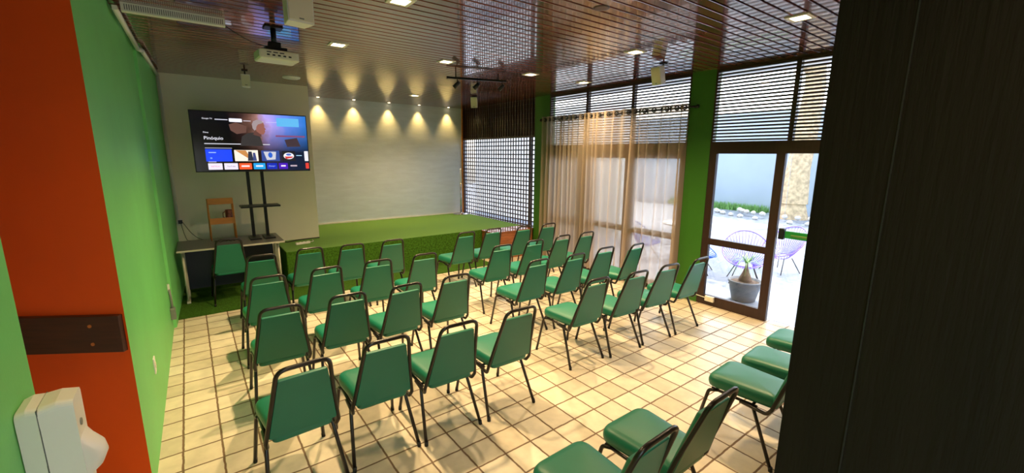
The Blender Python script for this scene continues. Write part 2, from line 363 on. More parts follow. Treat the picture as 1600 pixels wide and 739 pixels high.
bay(5, -6.5, -1.03, False, 'slatted transom above the open doorway')
# fixed glazed door
d = thing('door_1', 'brown framed glass door with a mid rail', 'door', t3(20.22, 1.05, 0), kind='structure')
def putd(name, bm, m, par): bmesh.ops.translate(bm, vec=-Vector(par.location), verts=bm.verts); return obj(name, bm, m, par)
y0, y1 = -.93, 3.18
bm = new(); tbox(bm, 20.1, 20.34, y1 - .42, y1, 0, 9.9); tbox(bm, 20.1, 20.34, y0, y0 + .44, 0, 9.9); tbox(bm, 20.1, 20.34, y0 + .44, y1 - .42, 9.28, 9.9); tbox(bm, 20.1, 20.34, y0 + .44, y1 - .42, 3.82, 4.2); tbox(bm, 20.1, 20.34, y0 + .44, y1 - .42, 0, .62)
putd('door_frame', bm, M['door_wood'], d)
bm = new(); tbox(bm, 20.2, 20.23, y0 + .44, y1 - .42, .62, 3.82); putd('glass_pane', bm, M['glass'], d)
bm = new(); tbox(bm, 20.2, 20.23, y0 + .44, y1 - .42, 4.2, 9.28); putd('glass_pane', bm, M['glass'], d)
# frameless glass leaf with green push bar
d2_ = thing('door_2', 'clear glass door leaf with a green push bar', 'door', t3(20.5, -2.2, 0), kind='structure')
bm = new(); tbox(bm, 20.48, 20.52, -3.6, -1.1, .06, 9.8); putd('glass_pane', bm, M['glass'], d2_)
bm = new(); tbox(bm, 20.28, 20.48, -3.5, -1.3, 4.83, 5.22, .006); pb = putd('push_bar', bm, M['push_green'], d2_); pb['label'] = 'green push bar with pale lettering strip'
bm = new(); tbox(bm, 20.26, 20.278, -2.35, -1.6, 5.0, 5.06); tbox(bm, 20.26, 20.278, -2.35, -1.6, 4.95, 4.965)
bmesh.ops.translate(bm, vec=-Vector(d2_.location), verts=bm.verts); e = obj('bar_mark', bm, M['leaf_pale'], pb)
bm = new(); tbox(bm, 20.2, 20.5, -1.28, -1.0, 4.75, 5.35, .01); putd('bar_end_cap', bm, M['black'], d2_)
# lattice by the stage
lt = thing('window_6', 'dark wooden lattice screen along the side of the stage', 'window', t3(XR, 25.8, 0), kind='structure')
bm = new(); P_ = .41
k = 0
y = 19.5
while y < 32.2: tbox(bm, 20.14, 20.24, y - .036, y + .036, 2.45, H); y += P_
z = 2.6
while z < H: tbox(bm, 20.24, 20.32, 19.5, 32.2, z - .055, z + .055); z += P_
putd('lattice', bm, M['lattice'], lt)
bm = new(); tbox(bm, 20.1, 20.36, 19.5, 32.2, 10.68, 10.86); tbox(bm, 20.1, 20.36, 32.0, 32.2, 2.4, H); tbox(bm, 20.12, 20.36, 19.5, 32.2, 2.2, 2.5); tbox(bm, 20.12, 20.36, 20.1, 20.2, 2.4, 10.7)
putd('window_frame', bm, M['lattice'], lt)
bm = new(); tbox(bm, 20.38, 20.5, 19.5, 32.2, 10.8, H); putd('backing_board', bm, M['dark_wood'], lt)
bm = new(); tbox(bm, 20.36, 20.5, 19.5, 32.2, 0, 2.3); putd('lower_board', bm, M['dark_wood'], lt)

# ------------------------------------------------------------------ curtain
def curtain(y0, y1, ph, label, dens):
    t = thing('curtain', label, 'curtain', t3(19.75, (y0 + y1) / 2, 0), group='sheer curtains on the black rod')
    n = dens; bm = new(); nz = 24; NS = n * 10; V = []
    for i in range(NS + 1):
        s = i / NS; col = []
        warp = s + .018 * math.sin(2 * PI * s * 2.3 + ph) + .012 * math.sin(2 * PI * s * 5.1 + ph)
        for j in range(nz + 1):
            h = j / nz                                    # 0 bottom, 1 top
            amp = (.17 + .10 * (1 - h) * (1 + .6 * math.sin(s * 9 + ph))) * T
            spread = 1 + .03 * (1 - h)
            yy = (y0 + (y1 - y0) * ((warp - .5) * spread + .5)) * T + (1 - h) * .05 * math.sin(s * 21 + ph) * T * 2
            xx = 19.75 * T + amp * math.sin(2 * PI * n * s + ph + (1 - h) * 1.2 * math.sin(s * 14 + ph))
            col.append(bm.verts.new((xx, yy, (.35 + (12.28 - .35) * h) * T)))
        V.append(col)
    for i in range(NS):
        for j in range(nz): f = bm.faces.new((V[i][j], V[i + 1][j], V[i + 1][j + 1], V[i][j + 1])); f.smooth = True
    bmesh.ops.translate(bm, vec=-Vector(t.location), verts=bm.verts); o = obj('fabric', bm, M['sheer'], t)
    # heading band: denser double layer
    bm = new(); V = []
    for i in range(NS + 1):
        s = i / NS; warp = s + .018 * math.sin(2 * PI * s * 2.3 + ph) + .012 * math.sin(2 * PI * s * 5.1 + ph)
        yy = (y0 + (y1 - y0) * warp) * T; xx = 19.75 * T + .17 * T * math.sin(2 * PI * n * s + ph) - .003
        V.append([bm.verts.new((xx, yy, zz * T)) for zz in (11.8, 12.3)])
    for i in range(NS): f = bm.faces.new((V[i][0], V[i + 1][0], V[i + 1][1], V[i][1])); f.smooth = True
    bmesh.ops.translate(bm, vec=-Vector(t.location), verts=bm.verts); obj('heading_band', bm, M['sheer'], t)
    for k in range(2 * n):
        s = (k + .0) / (2 * n) - ph / (2 * PI * n)
        if not 0 <= s <= 1: s = s % 1
        warp = s + .018 * math.sin(2 * PI * s * 2.3 + ph) + .012 * math.sin(2 * PI * s * 5.1 + ph)
        cy = (y0 + (y1 - y0) * warp) * T
        sl = (1 if k % 2 == 0 else -1)
        u = Vector((math.cos(.9), sl * math.sin(.9), 0)); bm = new()
        tube(bm, [Vector((19.75 * T - .002, cy, 12.05 * T)) + .027 * (math.cos(a) * Vector((u.x, u.y, 0)) + math.sin(a) * Vector((0, 0, 1))) for a in [2 * PI * q / 16 for q in range(16)]], .0085, 6, closed=True)
        bmesh.ops.translate(bm, vec=-Vector(t.location), verts=bm.verts); obj('grommet', bm, M['black'], t)
    return t
curtain(11.3, 17.95, .4, 'beige sheer curtain panel beside the column next to the stage', 13)
curtain(4.45, 11.28, 1.3, 'beige sheer curtain panel beside the column next to the glass door', 9)
cr = thing('curtain_rod', 'black curtain rod across the three glazed bays', 'curtain rod', t3(19.75, 11, 12.05))
bm = new(); cyl(bm, (0, -6.9 * T, 0), (0, 7.2 * T, 0), .011, seg=12); obj('rod', bm, M['black_metal'], cr)
for yy in (-6.9, 7.2):
    bm = new(); lathe(bm, [(.004, 0), (.02, .004), (.026, .02), (.02, .036), (.004, .04)], 14)
    o = obj('finial', bm, M['black_metal'], cr, (0, yy * T + (-.04 if yy < 0 else 0), 0), (-PI / 2, 0, 0))
for yy in (-6.6, 7.0):
    bm = new(); box(bm, 0, .36 * T, -.008, .008, -.008, .008); obj('bracket', bm, M['black_metal'], cr, (0, yy * T, 0))

# ------------------------------------------------------------------ chairs
def make_chair():
    r = thing('stacking_chair', 'x', 'chair', (0, 0, 0))
    # seat
    bm = new(); ol = rtrap(.74 * T, .90 * T, .12 * T, 2.2 * T, (.035, .085), 7)
    cushion(bm, ol, [(.90, 1.80 * T), (.97, 1.82 * T), (1.0, 1.90 * T), (1.0, 1.99 * T), (.975, 2.07 * T), (.92, 2.13 * T), (.82, 2.17 * T), (.6, 2.20 * T), (.3, 2.215 * T), (.05, 2.22 * T)])
    obj('seat', bm, M['vinyl'], r)
    # backrest: built flat (x, up) then tilted
    L = 1.80 * T; ang = math.atan2(.50, 1.82)
    bm = new(); ol = rtrap(.83 * T, .575 * T, 0, L, (.012, .008), 4)
    cushion(bm, ol, [(.985, 0), (1.0, .002), (1.0, .012), (.98, .024), (.93, .033), (.8, .038), (.5, .041), (.05, .042)])
    # local x = x, local y = up the back, local z = towards the sitter
    Mx = Matrix.Translation((0, .10 * T, 1.98 * T)) @ Matrix(((-1, 0, 0, 0), (0, -math.sin(ang), math.cos(ang), 0), (0, math.cos(ang), math.sin(ang), 0), (0, 0, 0, 1)))
    bmesh.ops.transform(bm, matrix=Mx, verts=bm.verts); obj('backrest', bm, M['vinyl'], r)
    # hoop
    pts = [(-.84, 1.1, 1.70), (-.86, .33, 1.64), (-.90, .20, 1.85), (-.80, .02, 2.5), (-.60, -.51, 4.06), (.60, -.51, 4.06), (.80, .02, 2.5), (.90, .20, 1.85), (.86, .33, 1.64), (.84, 1.1, 1.70)]
    pts = [Vector(t3(*p)) for p in pts]
    path = fillet(pts[:4], .03, 5)[:-1] + fillet(pts[3:7], .062, 8)[:-1] + fillet(pts[6:], .03, 5)
    bm = new(); tube(bm, path, .0122, 8); obj('back_frame', bm, M['tube'], r)
    # seat rails
    bm = new()
    for s in (-1, 1): tube(bm, [t3(s * .80, .62, 1.715), t3(s * .82, 1.98, 1.745)], .0105, 8)
    for yy in (.75, 1.85): tube(bm, [t3(-.8, yy, 1.74), t3(.8, yy, 1.74)], .009, 8)
    obj('seat_frame', bm, M['tube'], r)
    for s in (-1, 1):
        for foot, top, mid in (((s * 1.0, 0, .03), (s * .83, .72, 1.68), (s * .80, 1.0, 1.715)), ((s * .975, 2.39, .03), (s * .85, 2.06, 1.66), (s * .82, 1.8, 1.74))):
            bm = new(); tube(bm, fillet([t3(*foot), t3(*top), t3(*mid)], .035, 5), .0118, 8); lg = obj('leg', bm, M['tube'], r)
            bm = new(); cyl(bm, t3(foot[0], foot[1], 0), t3(foot[0] - s * .012, foot[1] + (.02 if foot[1] < 1 else -.01), .14), .013, seg=10); obj('foot_cap', bm, M['rubber'], lg)
    return r
def kids(o): return [c for c in bpy.data.objects if c.parent == o]
def dup(root, loc, rz, label):
    r = root.copy(); COL.objects.link(r); r.location = loc; r.rotation_euler = (0, 0, rz); r['label'] = label
    for ch in CH:
        c = ch.copy(); COL.objects.link(c); c.parent = r
        for g in SUB[ch.name]: d = g.copy(); COL.objects.link(d); d.parent = c
    return r
chairs = [
 ('L1_1',-2.45,14.35,0),('L1_2',-.10,14.70,0),('L1_3',2.08,14.41,0),('L1_4',4.46,14.35,0),
 ('L2_1',-2.76,9.85,.6),('L2_2',-.415,9.92,.5),('L2_3',1.99,9.92,-3),('L2_4',4.42,9.87,-2),
 ('L3_1',-2.95,5.53,-1.2),('L3_2',-.73,5.54,-2.5),('L3_3',1.46,5.41,1.8),('L3_4',3.76,5.46,-.9),
 ('L4_1',-3.21,.80,2.1),('L4_2',-1.0,.95,-2),('L4_3',1.18,.75,-1.9),('L4_4',3.50,.66,-1.2),
 ('R1_1',9.39,14.02,.3),('R1_2',11.67,14.17,-.6),('R1_3',14.1,13.76,-.4),('R1_4',16.4,13.66,-1.9),
 ('R2_1',8.96,9.29,-2.2),('R2_2',11.42,9.34,-1.6),('R2_3',13.88,9.52,1.5),('R2_4',16.07,9.47,.6),
 ('R3_1',8.41,5.47,-.5),('R3_2',10.80,5.28,-.5),('R3_3',13.39,5.49,-2),('R3_4',15.58,5.06,4.1),
 ('R4_1',8.35,1.55,-2.0),('R4_2',10.65,1.25,-4),('R4_3',12.95,1.15,-6),('R4_4',15.4,1.0,-1.5),
 ('D',-3.5,19.63,1.5),('C1',1.45,-6.03,1),('C2',3.81,-6.03,0),('C3',8.83,-6.2,3),('C4',11.0,-6.23,4),('C5',13.45,-6.03,3)]
ORD = ['front', 'second', 'third', 'fourth']
WL = ['seat against the green wall', 'second seat from the green wall', 'third seat from the green wall', 'aisle seat']
WR = ['aisle seat', 'second seat from the aisle', 'second seat from the curtain', 'end seat by the curtain']
def chair_label(n):
    if n == 'D': return 'green padded chair with black frame pushed up to the grey desk'
    if n[0] == 'C':
        return {'C1': 'green padded chair in the last row, cut by the bottom of the picture', 'C2': 'green padded chair in the last row, whole seat seen across the aisle from the partition',
                'C3': 'green padded chair in the last row, just beside the blackish partition edge', 'C4': 'green chair seat half hidden by partition, second in from its edge', 'C5': 'green chair seat peeping past the partition, the one closest to the doorway'}[n]
    r = ORD[int(n[1]) - 1]; c = (WL if n[0] == 'L' else WR)[int(n[3]) - 1]; side = 'wall' if n[0] == 'L' else 'window'
    return 'green padded chair, %s-side block, %s row from the stage, %s' % (side, r, c)
proto = make_chair(); CH = kids(proto); SUB = {c.name: kids(c) for c in CH}
for i, (n, x, y, rot) in enumerate(chairs):
    lab = chair_label(n)
    z = .0125 if n == 'D' else 0
    if i == 0: proto.location = (x * T, y * T, z); proto.rotation_euler = (0, 0, math.radians(rot)); proto['label'] = lab
    else: dup(proto, (x * T, y * T, z), math.radians(rot), lab)
for o in list(bpy.data.objects):
    if o.parent is None and o.name.startswith('stacking_chair'): o['group'] = 'green stacking chairs set out in rows'

# ------------------------------------------------------------------ desk and television corner
DZ = 3.4
dk = thing('desk', 'dark grey topped office desk with pale metal legs in the corner', 'desk', t3(-3.2, 22.5, 0))
bm = new(); box(bm, -2.8 * T, 2.9 * T, -1.6 * T, 1.95 * T, (DZ - .1) * T, DZ * T, .003); obj('desktop', bm, M['desk_top'], dk)
bm = new(); box(bm, -2.81 * T, 2.91 * T, -1.63 * T, -1.6 * T, (DZ - .11) * T, DZ * T - .001); obj('edge_band', bm, M['desk_edge'], dk)
for s in (-1, 1):
    bm = new(); box(bm, s * 2.55 * T - .02, s * 2.55 * T + .02, -.25 * T, .1 * T, .03, (DZ - .1) * T); 
    box(bm, s * 2.55 * T - .022, s * 2.55 * T + .022, -1.45 * T, 1.4 * T, .015, .045, .006); box(bm, s * 2.55 * T - .018, s * 2.55 * T + .018, -1.3 * T, 1.4 * T, (DZ - .22) * T, (DZ - .1) * T)
    cyl(bm, (s * 2.55 * T, -1.35 * T, .03), (s * 2.55 * T, -1.2 * T, (DZ - .15) * T), .014, seg=10)
    obj('leg', bm, M['desk_edge'], dk)
bm = new(); box(bm, -2.5 * T, 2.5 * T, .9 * T, 1.0 * T, .35 * T, (DZ - .1) * T); obj('modesty_panel', bm, M['navy'], dk)  # carried lower than the real panel, standing in for shade under the desk

tv = thing('television', 'large flat television showing a streaming menu above the desk', 'television', t3(-1.25, 22.9, 9.8))
W2, H2 = 3.31 * T, 1.9 * T
bm = new(); box(bm, -W2, W2, -.006, .03, -H2, H2, .004); box(bm, -W2 * .6, W2 * .6, .03, .06, -H2 * .7, H2 * .5, .01); obj('casing', bm, M['black'], tv)
SX, SZ = W2 - .012, H2 - .014
def scrmat():
    # blurred picture: dark on the upper side, warm figure tones, blue-violet room
    mt = bpy.data.materials.new('screen_picture'); mt.use_nodes = True; N = mt.node_tree.nodes; L = mt.node_tree.links; b = N['Principled BSDF']
    b.inputs['Base Color'].default_value = (0, 0, 0, 1); b.inputs['Roughness'].default_value = .15
    tc = N.new('ShaderNodeTexCoord'); sp = N.new('ShaderNodeSeparateXYZ'); L.new(tc.outputs['Object'], sp.inputs[0])
    nz = N.new('ShaderNodeTexNoise'); nz.inputs['Scale'].default_value = 7; nz.inputs['Detail'].default_value = 2; L.new(tc.outputs['Object'], nz.inputs[0])
    ad = N.new('ShaderNodeMath'); ad.operation = 'MULTIPLY_ADD'; ad.inputs[1].default_value = .22; L.new(nz.outputs[0], ad.inputs[0]); L.new(sp.outputs[0], ad.inputs[2])
    mr = N.new('ShaderNodeMapRange'); mr.inputs['From Min'].default_value = -SX + .11; mr.inputs['From Max'].default_value = SX + .11; L.new(ad.outputs[0], mr.inputs[0])
    cr = N.new('ShaderNodeValToRGB'); e = cr.color_ramp.elements
    e[0].position = .3; e[0].color = (0.002, .002, .004, 1); e[1].position = 1; e[1].color = srgb(40, 110, 190)
    for p, c in ((.4, (52, 34, 32)), (.48, (96, 66, 56)), (.56, (150, 110, 104)), (.64, (168, 150, 220)), (.8, (96, 130, 220))):
        q = e.new(p); q.color = srgb(*c)
    L.new(mr.outputs[0], cr.inputs[0])
    mv = N.new('ShaderNodeMapRange'); mv.inputs['From Min'].default_value = -SZ * .35; mv.inputs['From Max'].default_value = SZ * .7; mv.inputs['To Min'].default_value = .05; L.new(sp.outputs[2], mv.inputs[0])
    sc_ = N.new('ShaderNodeVectorMath'); sc_.operation = 'SCALE'; L.new(cr.outputs[0], sc_.inputs[0]); L.new(mv.outputs[0], sc_.inputs['Scale'])
    L.new(sc_.outputs[0], b.inputs['Emission Color']); b.inputs['Emission Strength'].default_value = 1.0
    return mt
bm = new(); box(bm, -SX, SX, -.0075, -.006, -SZ, SZ); scr = obj('screen', bm, scrmat(), tv)
def E(c, s=.95): 
    k = 'e%d_%d_%d' % c
    if k not in M: M[k] = emis('screen_colour', srgb(*c), s)
    return M[k]
def sx(u): return -SX + 2 * SX * u
def sz(v): return SZ - 2 * SZ * v
def tile(name, u0, u1, v0, v1, c, r=.006, y=-.0080):
    bm = new(); o = rtrap((sx(u1) - sx(u0)) / 2, (sx(u1) - sx(u0)) / 2, 0, sz(v0) - sz(v1), (r, r), 3)
    a = [bm.verts.new((p.x + (sx(u0) + sx(u1)) / 2, y, p.y + sz(v1))) for p in o]; bm.faces.new(a)
    g = bmesh.ops.extrude_face_region(bm, geom=bm.faces[:]); bmesh.ops.translate(bm, vec=(0, -.0004, 0), verts=[v for v in g['geom'] if isinstance(v, bmesh.types.BMVert)])
    return obj(name, bm, E(c), scr)
def blob(name, pts, c, y=-.0082):
    bm = new(); a = [bm.verts.new((sx(u), y, sz(v))) for u, v in pts]; bm.faces.new(a)
    g = bmesh.ops.extrude_face_region(bm, geom=bm.faces[:]); bmesh.ops.translate(bm, vec=(0, -.0003, 0), verts=[v for v in g['geom'] if isinstance(v, bmesh.types.BMVert)])
    return obj(name, bm, E(c), scr)
def oval(cu, cv, ru, rv, n=20): return [(cu + ru * math.cos(2 * PI * k / n), cv + rv * math.sin(2 * PI * k / n)) for k in range(n)]
# generic still: white-haired person in a dark jacket, seen from the side, in a violet-blue room
blob('picture_shelf', [(.70, .36), (.98, .36), (.98, .39), (.70, .39)], (120, 70, 110))
blob('picture_window', [(.72, .05), (.93, .05), (.93, .2), (.72, .2)], (90, 170, 220))
blob('picture_jacket', [(.38, .56), (.40, .40), (.45, .34), (.52, .32), (.56, .40), (.58, .56)], (50, 46, 46), -.0084)
blob('picture_neck', [(.50, .36), (.52, .27), (.575, .30), (.57, .40)], (92, 58, 52), -.0085)
blob('picture_face', [(.525, .16), (.56, .13), (.60, .15), (.606, .20), (.603, .225), (.618, .262), (.606, .275), (.61, .30), (.603, .325), (.59, .355), (.565, .35), (.53, .30)], (140, 88, 76), -.0086)
blob('picture_hair', [(.60, .145), (.575, .105), (.54, .10), (.51, .13), (.497, .18), (.50, .25), (.515, .29), (.53, .27), (.535, .22), (.55, .18), (.575, .165)], (150, 136, 138), -.0089)
blob('picture_arm', [(.30, .20), (.36, .16), (.45, .22), (.44, .33), (.36, .36), (.31, .30)], (96, 66, 58), -.0082)
blob('picture_bench', [(.78, .44), (.9, .40), (.93, .56), (.8, .57)], (60, 46, 52), -.0083)
tile('menu_pill', .305, .415, .095, .155, (226, 226, 240), .012)
tile('menu_line', .19, .295, .115, .13, (190, 190, 205), .002); tile('menu_line', .425, .49, .12, .135, (180, 170, 180), .002); tile('menu_line', .51, .6, .125, .14, (190, 170, 170), .002); tile('menu_line', .62, .74, .13, .14, (180, 180, 220), .002)
tile('description_line', .085, .64, .525, .54, (190, 190, 200), .002); tile('heading_line', .085, .305, .60, .612, (150, 150, 165), .002); tile('heading_line', .10, .165, .835, .848, (170, 170, 185), .002)
tile('profile_dot', .905, .93, .15, .19, (220, 220, 240), .01)
RX = (PI / 2, 0, 0)
wt = E((226, 226, 236))
text_obj('menu_text', 'Google TV', .026, wt, scr, (sx(.13), -.0085, sz(.115)), RX)
text_obj('title_text', 'Pinóquio', .062, wt, scr, (sx(.085), -.0085, sz(.44)), RX, 'LEFT')
text_obj('kind_text', 'Filme', .028, wt, scr, (sx(.085), -.0085, sz(.345)), RX, 'LEFT')
tile('show_card', .085, .30, .625, .835, (24, 64, 226)); tile('card_line', .11, .17, .675, .69, (150, 180, 250), .002, -.0086); tile('card_dot', .118, .135, .765, .79, (110, 150, 240), .003, -.0086)
tile('show_card', .32, .525, .635, .83, (236, 222, 206)); blob('card_band', [(.33, .64), (.42, .64), (.46, .8), (.42, .76)], (190, 130, 70), -.0086)
blob('card_figure', [(.44, .66), (.47, .66), (.48, .825), (.43, .825)], (40, 44, 60), -.0088); blob('card_figure', [(.48, .68), (.5, .68), (.51, .825), (.475, .825)], (60, 70, 120), -.0088)
tile('show_card', .555, .72, .64, .83, (48, 70, 140)); blob('card_band', [(.575, .66), (.69, .66), (.68, .8), (.6, .81)], (190, 190, 200), -.0086); blob('card_figure', oval(.635, .72, .02, .05), (40, 90, 190), -.0088)
tile('show_card', .745, .87, .645, .83, (28, 28, 34)); blob('card_band', oval(.807, .735, .05, .06), (226, 226, 232), -.0086); blob('card_figure', [(.765, .745), (.85, .745), (.84, .77), (.78, .79)], (200, 60, 60), -.0088); blob('card_figure', oval(.807, .71, .025, .02), (70, 100, 190), -.0088)
tile('card_line', .88, .935, .72, .735, (150, 190, 210), .002); tile('show_card', .96, .998, .645, .83, (220, 220, 226))
for (u0, u1, c, t_, tcx) in ((.095, .21, (220, 214, 236), 'NETFLIX', (220, 90, 110)), (.225, .34, (220, 214, 232), 'YouTube', (120, 70, 90)), (.35, .46, (230, 84, 40), None, None), (.475, .58, (30, 150, 214), None, None), (.595, .69, (16, 40, 170), 'Disney+', (170, 190, 240)), (.705, .79, (66, 20, 170), None, None)):
    tile('app_card', u0, u1, .865, .975, c)
    if t_: text_obj('app_text', t_, .026, E(tcx), scr, (sx((u0 + u1) / 2), -.0092, sz(.92)), RX)
    else: tile('card_line', u0 + .02, u1 - .02, .905, .93, (236, 226, 236), .003, -.0086)
tile('card_line', .815, .88, .905, .93, (190, 170, 180), .003); tile('app_card', .965, .998, .865, .975, (210, 60, 50))

ts = thing('television_stand', 'black two-pole television stand with a small shelf', 'stand', t3(-1.35, 22.95, DZ))
for s in (-1, 1):
    bm = new(); box(bm, s * .42 * T - .02, s * .42 * T + .02, .03 + .04, .03 + .08, .02, 5.9 * T, .004); obj('pole', bm, M['black_metal'], ts)
    bm = new(); box(bm, s * .42 * T - .07, s * .42 * T + .07, -.16, .14, 0, .02, .004); obj('base', bm, M['black_metal'], ts)
bm = new(); box(bm, -1.1 * T, 1.2 * T, -.18, .1, 2.17 * T, 2.27 * T, .003); obj('shelf', bm, M['black_metal'], ts)
bm = new(); box(bm, -1.0 * T, 1.0 * T, .062, .07, 5.4 * T, 6.6 * T); obj('mount_plate', bm, M['black_metal'], ts)

rk = thing('wooden_rack', 'small orange pine two-shelf rack standing on the desk', 'rack', t3(-3.48, 23.85, DZ), math.radians(2))
for s in (-1, 1):
    for yy in (0, 1):
        bm = new(); tube(bm, [(s * .70 * T, -.07 + yy * .16, 0), (s * .68 * T, -.05 + yy * .12, 2.72 * T)], .011, 4); obj('leg', bm, M['rack_wood'], rk)
for zz, dp in ((2.42, .07), (1.12, .09)):
    bm = new(); box(bm, -.68 * T, .68 * T, -.06, .08, zz * T, zz * T + .01); box(bm, -.7 * T, .7 * T, -dp, -dp + .012, zz * T - .01, (zz + .36) * T, .002); box(bm, -.7 * T, .7 * T, .085, .095, zz * T, (zz + .22) * T); obj('shelf', bm, M['rack_wood'], rk)
bm = new(); box(bm, -.055, .055, -.02, .02, 0, .018, .005); tag(obj('remote_control', bm, M['black'], None, t3(-3.2, 23.9, DZ + 2.42 + .055)), 'black remote control on the top shelf of the pine rack', 'remote control')
mg = thing('mug', 'patterned reddish mug on the lower shelf of the rack', 'mug', t3(-3.05, 23.85, DZ + 1.12 + .05)); mg.scale = (1.15, 1.15, 1.7)
bm = new(); lathe(bm, [(.034, 0), (.038, .01), (.038, .1), (.034, .1), (.032, .02), (.01, .015)], 20); obj('body', bm, M['mug'], mg)
bm = new(); tube(bm, [(-.036, 0, .085), (-.06, 0, .075), (-.062, 0, .04), (-.036, 0, .025)], .005, 6); obj('handle', bm, M['mug'], mg)
bm = new(); pts = [Vector((-.14 + .28 * k / 40 + .02 * math.sin(k), .02 * math.cos(k * 1.3), .006 + .012 * (1 + math.sin(k * .9)))) for k in range(41)]
tube(bm, pts, .004, 6); tag(obj('cable', bm, M['black'], None, t3(-3.45, 22.6, DZ)), 'tangled black cable lying on the desk before the rack', 'cable')
so = thing('wall_outlet', 'black socket on the off-white wall beside the desk', 'outlet', t3(-5.75, 25.76, 4.5))
bm = new(); box(bm, -.03, .03, -.012, .0, -.05, .05, .003); obj('plate', bm, M['white_plastic'], so)
bm = new(); box(bm, -.02, .03, -.045, -.012, -.02, .03, .004); obj('plug', bm, M['black'], so)
for i, (ex, sag) in enumerate(((-5.3, .5), (-4.65, .25))):
    bm = new(); A = Vector(t3(-5.72 + .12 * i, 25.55, 4.5)); B = Vector(t3(ex, 24.0, DZ + .05)); P3 = [A + (B - A) * (k / 16) + Vector((0, 0, -sag * T * math.sin(PI * k / 16))) for k in range(17)]
    P3 = [Vector((p.x, p.y, max(p.z, DZ * T + .005) if p.y < 24.45 * T else p.z)) for p in P3]
    tube(bm, P3, .003, 6); tag(obj('power_cable', bm, M['black']), ('thin black cable sagging from the wall socket, the steeper one' if i == 0 else 'thin black cable from the wall socket reaching further along the desk'), 'cable')
ps = thing('power_strip', 'white power strip lying on the turf stage beside the desk', 'power strip', t3(1.3, 23.6, 2.51), math.radians(12))
bm = new(); box(bm, -.11, .11, -.022, .022, 0, .035, .005); obj('body', bm, M['white_plastic'], ps)
bm = new(); tube(bm, [(.11, 0, .02), (.18, .04, .012), (.22, .12, .01), (.24, .2, .01)], .004, 6); obj('cord', bm, M['white_plastic'], ps)
bm = new()
for k in range(3): box(bm, -.08 + .055 * k, -.05 + .055 * k, -.014, .014, .035, .037)
obj('socket_row', bm, M['grey_plastic'], ps)
bm = new(); tube(bm, [t3(.1, 25.2, 2.53), t3(.5, 24.9, 2.53), t3(1.3, 25.35, 2.54), t3(2.2, 25.45, 2.54), t3(2.9, 25.5, 2.54)], .009, 6); tag(obj('cable_bundle', bm, M['black']), 'black cable bundle along the foot of the off-white wall', 'cable')
# chrome stand on the stage
cs = thing('pole_stand', 'slim chrome pole stand on a round base in the stage corner', 'stand', t3(19.3, 31.3, 2.5))
bm = new(); lathe(bm, [(.19, 0), (.19, .012), (.16, .022), (.03, .03), (.02, .045)], 30); obj('base', bm, M['chrome'], cs)
bm = new(); cyl(bm, (0, 0, .03), (0, 0, .75), .022, seg=14); obj('pole', bm, M['chrome'], cs)
bm = new(); cyl(bm, (.0, 0, .74), (0, 0, 1.1), .012, seg=12); obj('upper_pole', bm, M['white_plastic'], cs)

# ------------------------------------------------------------------ near left details
o2 = Vector((-6.6, 3.35)); fn = Vector((-OD.y, OD.x)); fn = fn if fn.dot(Vector((0, -1))) > 0 else -fn
rl = thing('wall_rail', 'dark brown wooden rail board screwed to the orange wall', 'rail', (o2.x * T, o2.y * T, 0), math.atan2(OD.y, OD.x))
RZ0, RZ1 = 4.22, 5.17
yo = -1 if (Matrix.Rotation(math.atan2(OD.y, OD.x), 2) @ Vector((0, 1))).dot(fn) < 0 else 1
bm = new(); box(bm, .05 * T, 6.4 * T, 0.0, yo * .03, RZ0 * T, RZ1 * T, .002); obj('board', bm, M['dark_wood'], rl)
for zz in (4.45, 4.92):
    bm = new(); cyl(bm, (.72 * T, yo * .03, zz * T), (.72 * T, yo * .034, zz * T), .009, seg=12); obj('screw', bm, M['rack_wood'], rl)
# soap dispenser: local x outwards from wall, y along wall, z up
ds = thing('soap_dispenser', 'white wall soap dispenser with a front push lever on green wall', 'dispenser', t3(-7.094, -2.42, 0))
def dispenser():
    def sect(x0, x1, hw0, hw1, zt0, zt1, zb):
        bm = new(); V = []
        for x, hw, zt in ((x0, hw0, zt0), ((x0 + x1) / 2, (hw0 + hw1) / 2, (zt0 + zt1) / 2 + .006), (x1, hw1, zt1)):
            ol = rtrap(hw * .96, hw, zb, zt, (.01, .022), 5); V.append([bm.verts.new((x, p.x, p.y)) for p in ol])
        n = len(V[0])
        for A, B in zip(V, V[1:]):
            for k in range(n): f = bm.faces.new((A[k], A[(k + 1) % n], B[(k + 1) % n], B[k])); f.smooth = False
        bm.faces.new(V[0][::-1]); bm.faces.new(V[-1]); bmesh.ops.bevel(bm, geom=[e for e in bm.edges if not e.is_boundary and e.calc_face_angle(0) > .9], offset=.004, segments=2, affect='EDGES'); return bm
    zt, zb = 5.80 * T, 4.35 * T
    obj('back_housing', sect(.002, .045, .062, .066, zt - .004, zt, zb), M['white_plastic'], ds)
    obj('cover', sect(.047, .118, .065, .054, zt, zt + .0, zb), M['white_plastic'], ds)
    bm = new(); box(bm, .0445, .0475, -.0645, .0645, zb + .002, zt - .003); obj('seam', bm, M['seam'], ds)
    bm = new(); V = []
    for zz, d_ in ((zt - .125, .0), (zt - .15, .02), (zt - .18, .045), (zt - .21, .05), (zt - .245, .035), (zt - .27, .0)):
        V.append([bm.verts.new((.115 + d_ * math.cos(a), .05 * math.sin(a), zz)) for a in [(-PI / 2 + PI * k / 10) for k in range(11)]])
    for A, B in zip(V, V[1:]):
        for k in range(10): f = bm.faces.new((A[k], A[k + 1], B[k + 1], B[k])); f.smooth = True
    obj('push_lever', bm, M['white_plastic'], ds)
    bm = new(); cyl(bm, (.116, -.012, zt - .09), (.121, -.012, zt - .09), .011, seg=16); obj('button', bm, M['grey_plastic'], ds)
dispenser()
